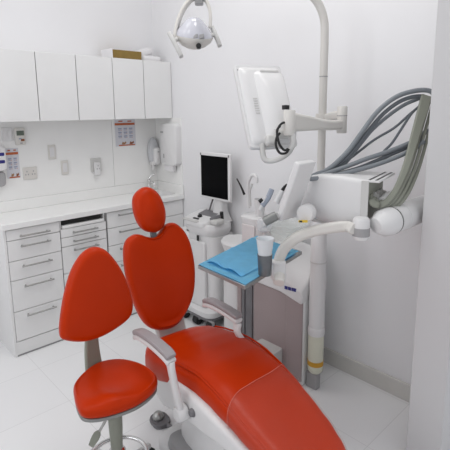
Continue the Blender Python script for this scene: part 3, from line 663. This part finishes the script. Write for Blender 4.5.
# ================================================================== DENTAL LAMP
lc = at_d(194, 34, 2.3)
la = thing('dental_lamp', 'white domed dental lamp hanging in a yoke at the top of the photo', 'lamp', lc)
hd = V((.729, -.685, 0)); vd = V((.685, .729, 0))
ax = (Z*.94 - vd*.30 + hd*.10).normalized(); xx = (hd - ax*hd.dot(ax)).normalized(); yy = ax.cross(xx)
lm = frame(lc, xx, yy, ax)
prof = [(0, .082), (.022, .080), (.042, .068), (.066, .042), (.088, .014), (.098, -.008)]
obj('dome', lathe(bmesh.new(), list(reversed(prof))+[], lm, 36, 1, .9), DOME, la)
obj('reflector_shell', lathe(bmesh.new(), [(.0985, -.0085), (.0995, -.015), (.090, -.036), (.062, -.060), (.03, -.074), (0, -.077)], lm, 36, 1, .9), WCR, la)
def lpt(u, v, d=2.225): return at_d(u, v, d)
for u in (195.2, 201.2):
    q = [lpt(u-2, 34.5), lpt(u+2.6, 33.6), lpt(u+2.8, 37.4), lpt(u-2, 38.6)]
    bm = bmesh.new(); vs = [bm.verts.new(p) for p in q]+[bm.verts.new(p+FW*.03) for p in q]
    for f in ((0, 1, 2, 3), (4, 7, 6, 5), (0, 4, 5, 1), (1, 5, 6, 2), (2, 6, 7, 3), (3, 7, 4, 0)): bm.faces.new([vs[i] for i in f])
    obj('vent_window', bm, GREY, la, .002)
obj('sensor', lathe(bmesh.new(), [(0, -.012), (.013, -.012), (.013, .01), (.010, .013), (0, .013)], frame(lpt(198.7, 46.2, 2.238), RT, UP, -FW), 18), BLACK, la)
for pts in ([(169, 33), (173.5, 41), (178, 49.5), (181.5, 57)], [(212, 27), (215, 34), (218, 41), (220, 46.5)]):
    d = 2.24 if pts[0][0] < 190 else 2.33
    obj('handle', band(bmesh.new(), [lpt(u, v, d) for u, v in pts], FW, .05, .022, sm=4, ws=[.8, 1, 1, .8]), LGREY, la, .005)
    m0 = [lpt(*pts[1], d), lpt((pts[1][0]*2+194)/3, 37, 2.29)]
    obj('pivot', T(m0, .012, 12), LGREY, la)
yk = [(175, 39), (177, 26), (182, 12), (188, 3), (194, -2), (201, -3), (206, 1), (209.5, 9), (210.5, 19), (210, 28)]
obj('yoke', band(bmesh.new(), [lpt(u, v, 2.29+(.0 if k < 5 else .02)) for k, (u, v) in enumerate(yk)], FW, .05, .017, sm=6, ws=[1.2, 1.2, 1, .8, .7, .6, .5, .4]), WCR, la, .003)
tj = lpt(199, -1, 2.30)
obj('swivel', B(-.022, .022, -.022, .022, -.03, .04, mtx=frame(tj, hd, vd, Z)), GREY, la, .006)
obj('stem', T([tj+Z*.035, (tj*.5+end*.5)+Z*.02, end-Z*.025], .016, 12, sm=4), WCR, la)

# ================================================================== DELIVERY HEAD
yw = rad(14); DX = V((cos(yw), sin(yw), 0)); DY = V((-sin(yw), cos(yw), 0))
dh0 = V((-.615, -2.362, 1.130))                                        # near lower corner facing the camera
dm = frame(dh0, DX, DY, Z)
dh = thing('delivery_head', 'white instrument delivery head with grey hoses and olive hose-arms in front of the pole', 'dental instrument console', dh0)
def dring(y, z0, z1, x0=0, x1=.26, r=.02): return [dm @ V((x, y, z)) for x, z in rrect(x1-x0, z1-z0, r, 4, (x0+x1)/2, (z0+z1)/2)]
obj('body', loft(bmesh.new(), [dring(.004, -.03, .172), dring(.10, -.030, .182), dring(.2, -.022, .180, .004, .25), dring(.28, .0, .165, .012, .24), dring(.34, .03, .135, .03, .22)]), WPL, dh)
obj('end_plate', B(.004, .25, -.006, .0035, .004, .166, mtx=dm), GRN, dh, .002)
obj('edge_trim', B(-.004, .0035, -.010, .02, -.026, .170, mtx=dm), LGREY, dh, .002)
obj('socket_hood', B(.0, .275, -.050, .0035, .164, .173, mtx=dm), WPL, dh, .002)
for k in range(2): obj('slot', B(.006, .27, -.014-.026*k, -.006-.026*k, .1725, .1745, mtx=dm), BLACK, dh)
for k in range(4):
    x = .045+.055*k
    hd_ = obj('instrument_socket', lathe(bmesh.new(), [(0, .0), (.024, 0), (.025, .008), (.016, .012), (.014, .026), (0, .027)], dm @ frame((x, -.005, .085), (1, 0, 0), (0, 0, 1), (0, -1, 0)), 20), GRN if k == 0 else LGREY, dh)
obj('underside', loft(bmesh.new(), [dring(.02, -.048, -.022, .01, .24, .012), dring(.24, -.034, -.012, .02, .23, .010)]), LGREY, dh)
# olive hose arms, fanned to the far side
rib = [(371, 200, 1.80), (374, 204, 1.79), (381, 205, 1.79), (389, 199.5, 1.80), (397.5, 187, 1.83), (407, 164, 1.86), (416, 133, 1.90), (426.5, 96, 1.93)]
for k in range(4):
    off = R0*(.0155*k) + DX*(.012*k) + V((0, 0, -.004*k))
    pts = [at_d(u, v, d)+off for u, v, d in rib]
    ws = [1, 1, 1, .9, .9, 1.1, 1.4, 1.7] if k == 0 else [1, 1, 1, .9, .75, .65, .6, .6]
    obj('hose_arm', band(bmesh.new(), pts, R0, .021 if k else .027, .016, sm=6, ws=ws), GRN, dh, .002, label='olive grey hose arm')
# hoses
HS = [([(309, 177.5), (316, 174.5), (330, 168), (348, 151), (362, 132), (378, 111), (396, 97), (414, 91), (428, 90.5), (434, 95), (433, 104)], 1.86, 1.74, .0105, HOSE),
      ([(310, 178), (318, 175.5), (334, 168.5), (352, 152), (366, 134), (382, 115), (398, 102.5), (412, 97), (424, 96)], 1.87, 1.76, .009, HOSED),
      ([(311, 178), (324, 175), (344, 164), (358, 147), (372, 130), (388, 116), (404, 105), (420, 98)], 1.89, 1.78, .0085, HOSE),
      ([(312, 178.5), (330, 173), (352, 157), (374, 140), (394, 128), (410, 114), (421, 105)], 1.90, 1.79, .0058, HOSED),
      ([(384, 151), (392, 143), (402, 128), (412, 113), (420, 106)], 1.86, 1.78, .0058, HOSED),
      ([(309, 178), (320, 175.5), (345, 167), (366, 159), (384, 153), (400, 147), (414, 141), (422, 136), (427, 129)], 1.83, 1.75, .0100, HOSE),
      ([(310, 179), (324, 177.5), (350, 172), (372, 166), (392, 159), (408, 152), (417, 147), (424, 141)], 1.80, 1.73, .0100, HOSE),
      ([(311, 178.5), (328, 176), (356, 169), (376, 161), (394, 153), (410, 146), (422, 138)], 1.84, 1.76, .009, HOSED)]
for q, d0, d1, r, mt in HS:
    n = len(q)-1; d0 += .10; d1 += .18; obj('hose', T([at_d(u, v, d0+(d1-d0)*(k/n)**.6) for k, (u, v) in enumerate(q)], r, 12, sm=6), mt, dh, label='grey instrument hose')
# folded clear hose piece behind the slots
obj('white_holder', T([dm @ V((.06, -.05, .08)), dm @ V((.13, -.055, .09)), dm @ V((.2, -.05, .085))], .018, sm=4), WPL, dh)
# display panel leaning back
hb = at_d(282, 219, 1.90); ht = at_d(301, 167, 1.90)
tilt = V((0, -.36, .93)).normalized()
dpm = frame(hb, V((1, 0, 0)), V((0, tilt.z, -tilt.y)), tilt)
pn = obj('control_panel', B(-.028, .085, -.014, .016, .0, .27, mtx=dpm), WPL, dh, .006, label='white tilting display panel')
obj('panel_screen', B(-.015, .072, .0162, .0172, .03, .25, mtx=dpm), STRIPE, pn)
hj = at_d(306, 213, 1.86)
hm = frame(hj, DY, Z, -DX)
obj('panel_hinge', lathe(bmesh.new(), [(0, -.03), (.034, -.03), (.038, -.024), (.038, .010), (.034, .016), (.012, .018), (0, .018)], hm), WPL, dh)
obj('warning_sticker', B(-.018, .018, -.006, .006, -.004, .006, mtx=frame(at_d(303, 221.5, 1.83), RT, FW, UP)), YEL, dh)
obj('sticker_symbol', B(-.012, .0, -.0068, -.0058, -.003, .004, mtx=frame(at_d(302, 221.5, 1.83), RT, FW, UP)), BLACK, dh)
# metal handle under the panel
ha, hb2 = at_d(264, 222, 1.87), at_d(276.5, 215.5, 1.87)
gh = obj('grip_handle', T([ha, ha*.5+hb2*.5, hb2], [.020, .021, .019], 16), DGREY, dh, label='grey metal grip under the display panel')
obj('grip_joint', T([hb2, at_d(284, 213, 1.93), at_d(291, 209, 1.915)], .013, 14, sm=4), WPL, dh)

# support arm: horizontal tube along X to the wall behind the near wall end
sa = thing('support_arm', 'thick white horizontal arm carrying the delivery head, running right behind the door frame', 'arm', (-.3, -2.42, 1.10))
ay, az = -2.43, 1.134
def axm(x): return frame((x, ay, az), (0, 1, 0), (0, 0, 1), (1, 0, 0))
obj('arm_tube', T([(-.53, ay, az), (-.02, ay, az)], .058, 28), WPL, sa)
obj('arm_cuff', T([(-.615, ay+.02, az-.012), (-.585, ay+.010, az-.006), (-.562, ay, az), (-.5405, ay, az)], [.032, .054, .0582, .0582], 28), WPL, sa)
obj('seal_ring', T([(-.54, ay, az), (-.5375, ay, az)], .0588, 28), BLACK, sa)
obj('arm_sleeve', T([(-.46, ay, az), (-.42, ay, az)], .0595, 28), WPL, sa)
obj('wall_mount', lathe(bmesh.new(), [(0, 0), (.09, 0), (.09, .015), (.06, .019), (0, .019)], axm(-.0195)), WPL, sa)
pj = at_d(361, 231, 1.79)
obj('swivel_joint', lathe(bmesh.new(), [(0, -.034), (.028, -.034), (.034, -.022), (.034, .045), (.028, .055), (0, .055)], M.Translation(pj)), WPL, sa)
obj('swivel_mesh', lathe(bmesh.new(), [(.0345, -.018), (.0352, -.018), (.0352, .016), (.0345, .016)], M.Translation(pj)), GREY, sa)

# ================================================================== INSTRUMENT TRAY
tz = .90
Lp, Fp, Rp, Bp = V((-1.028, -1.79, tz)), V((-1.049, -2.104, tz)), V((-.54, -1.996, tz)), V((-.50, -1.66, tz))
tr = thing('instrument_tray', 'grey metal instrument tray on a curved white arm above the chair', 'tray', (Lp+Fp+Rp+Bp)/4)
def quad(k, z): c = (Lp+Fp+Rp+Bp)/4; return [c+(p-c)*k+Z*z for p in (Lp, Fp, Rp, Bp)]
obj('tray_plate', loft(bmesh.new(), [quad(.97, -.016), quad(1, -.012), quad(1, .004), quad(.985, .004), quad(.97, -.004), quad(.5, -.004)]), STEEL, tr, .002)
arm = [at_z(279, 283, tz-.03), at_z(279.5, 272, tz), at_d(279, 261, 1.91), at_d(284, 249, 1.905), at_d(296, 238, 1.89), at_d(312, 231.5, 1.87), at_d(330, 228, 1.845), at_d(346, 226.5, 1.82), pj+V((-.036, .012, .012))]
obj('tray_arm', band(bmesh.new(), arm, FW, .045, .046, sm=7, ws=[1, 1, 1, 1, .95, .85, .75, .7, .7]), WCR, tr, .008)
obj('clamp', loft(bmesh.new(), [[at_z(278.5, 272, tz)+hd*x+vd*y+Z*z for x, y in rrect(.06, .05, .012, 3)] for z in (-.03, .05)]), WPL, tr, .003)

# blue bib: a sheet over the tray and a folded layer on it
def sheet(name, poly, z, amp, label, lift=None):
    bm = bmesh.new(); n = 22; vs = {}
    a, b, c, d = [V(p) for p in poly]
    for i in range(n+1):
        for j in range(n+1):
            u, v = i/n, j/n; p = (a*(1-u)+b*u)*(1-v)+(d*(1-u)+c*u)*v
            zz = z + amp*(.5+.5*sin(7*u+3*v)*sin(5*v-2*u)) + (lift(u, v) if lift else 0)
            vs[i, j] = bm.verts.new((p.x, p.y, zz))
    for i in range(n):
        for j in range(n): bm.faces.new((vs[i, j], vs[i+1, j], vs[i+1, j+1], vs[i, j+1]))
    bmesh.ops.solidify(bm, geom=bm.faces[:], thickness=.0015)
    return bm
def bl_(p, q, r, s): return [p, q, r, s]
cen = (Lp+Fp+Rp+Bp)/4
bb = thing('dental_bib', 'light blue paper bib spread and folded over the instrument tray', 'bib', cen+Z*.006)
ex = lambda p, k: cen+(p-cen)*k
obj('bottom_sheet', sheet('s', [ex(Lp, .99), ex(Fp, .985), ex(Rp, .93), ex(Bp, .99)], tz+.0065, .002, ''), BIB, bb)
q = [at_z(207, 261.5, tz+.012), at_z(241, 276.5, tz+.012), at_z(290, 252, tz+.012), at_z(252, 237.5, tz+.012)]
def fold(u, v):
    e = math.exp(-(v/.10)**2)
    return .012*e*abs(sin(PI*2*u)) + .004*math.exp(-((v-.5)/.03)**2) + .003*math.exp(-((u-.5)/.03)**2)
obj('folded_layer', sheet('s', q, tz+.011, .003, '', fold), BIB, bb)
# cup in its holder on the tray
cu = at_z(264.8, 276, tz+.008)
hl = thing('cup_holder', 'dark grey metal cup holder standing on the front corner of the blue tray', 'cup holder', cu)
obj('holder_sleeve', lathe(bmesh.new(), [(0, .010), (.026, .010), (.027, .012), (.031, .098), (.029, .098), (.0255, .014), (0, .014)], M.Translation((cu.x, cu.y, tz+.004))), DSTEEL, hl)
pc2 = thing('plastic_cup', 'translucent white plastic cup sitting in the metal holder on the tray', 'cup', V((cu.x, cu.y, tz+.03)))
obj('cup_wall', lathe(bmesh.new(), [(0, .020), (.022, .020), (.0283, .102), (.036, .162), (.037, .166), (.035, .164), (.0272, .103), (.021, .022), (0, .022)], M.Translation((cu.x, cu.y, tz+.004))), CUPM, pc2)

# ================================================================== LIGHT
w = bpy.data.worlds.new('world'); bpy.context.scene.world = w; w.use_nodes = True
bg = w.node_tree.nodes['Background']; bg.inputs[0].default_value = (.95, .96, 1, 1); bg.inputs[1].default_value = .95
def area(name, loc, sx, sy, power, col=(1, .985, .965), rot=(0, 0, 0)):
    l = bpy.data.lights.new(name, 'AREA'); l.shape = 'RECTANGLE'; l.size = sx; l.size_y = sy; l.energy = power; l.color = col
    o = bpy.data.objects.new(name, l); C.objects.link(o); o.location = loc; o.rotation_euler = rot; return o
area('ceiling_fill', (-1.7, -1.2, ZC-.02), .6, .6, 4)
area('ceiling_fill', (-2.5, -1.0, ZC-.02), .6, .6, 5)
area('ceiling_fill', (-.75, -1.5, ZC-.02), .6, .6, 13)  # unseen fill, placed to reach floor and right wall past the delivery head
area('ceiling_fill', (-.95, -2.25, ZC-.02), .5, .5, 7)  # unseen fill, added to lift the dim corner by the near wall
area('ceiling_fill', (-2.5, -2.0, ZC-.02), .6, .6, 5)
area('window_daylight', (XL-.2, -1.5, 2.1), 1.9, 2.0, 25, (.97, .98, 1), (0, rad(-90), 0))
for o in bpy.data.objects:
    if '_w' in o: del o['_w']
vs = bpy.context.scene.view_settings
vs.view_transform = 'Standard'; vs.look = 'None'; vs.exposure = -.48; vs.gamma = 1; vs.use_curve_mapping = False
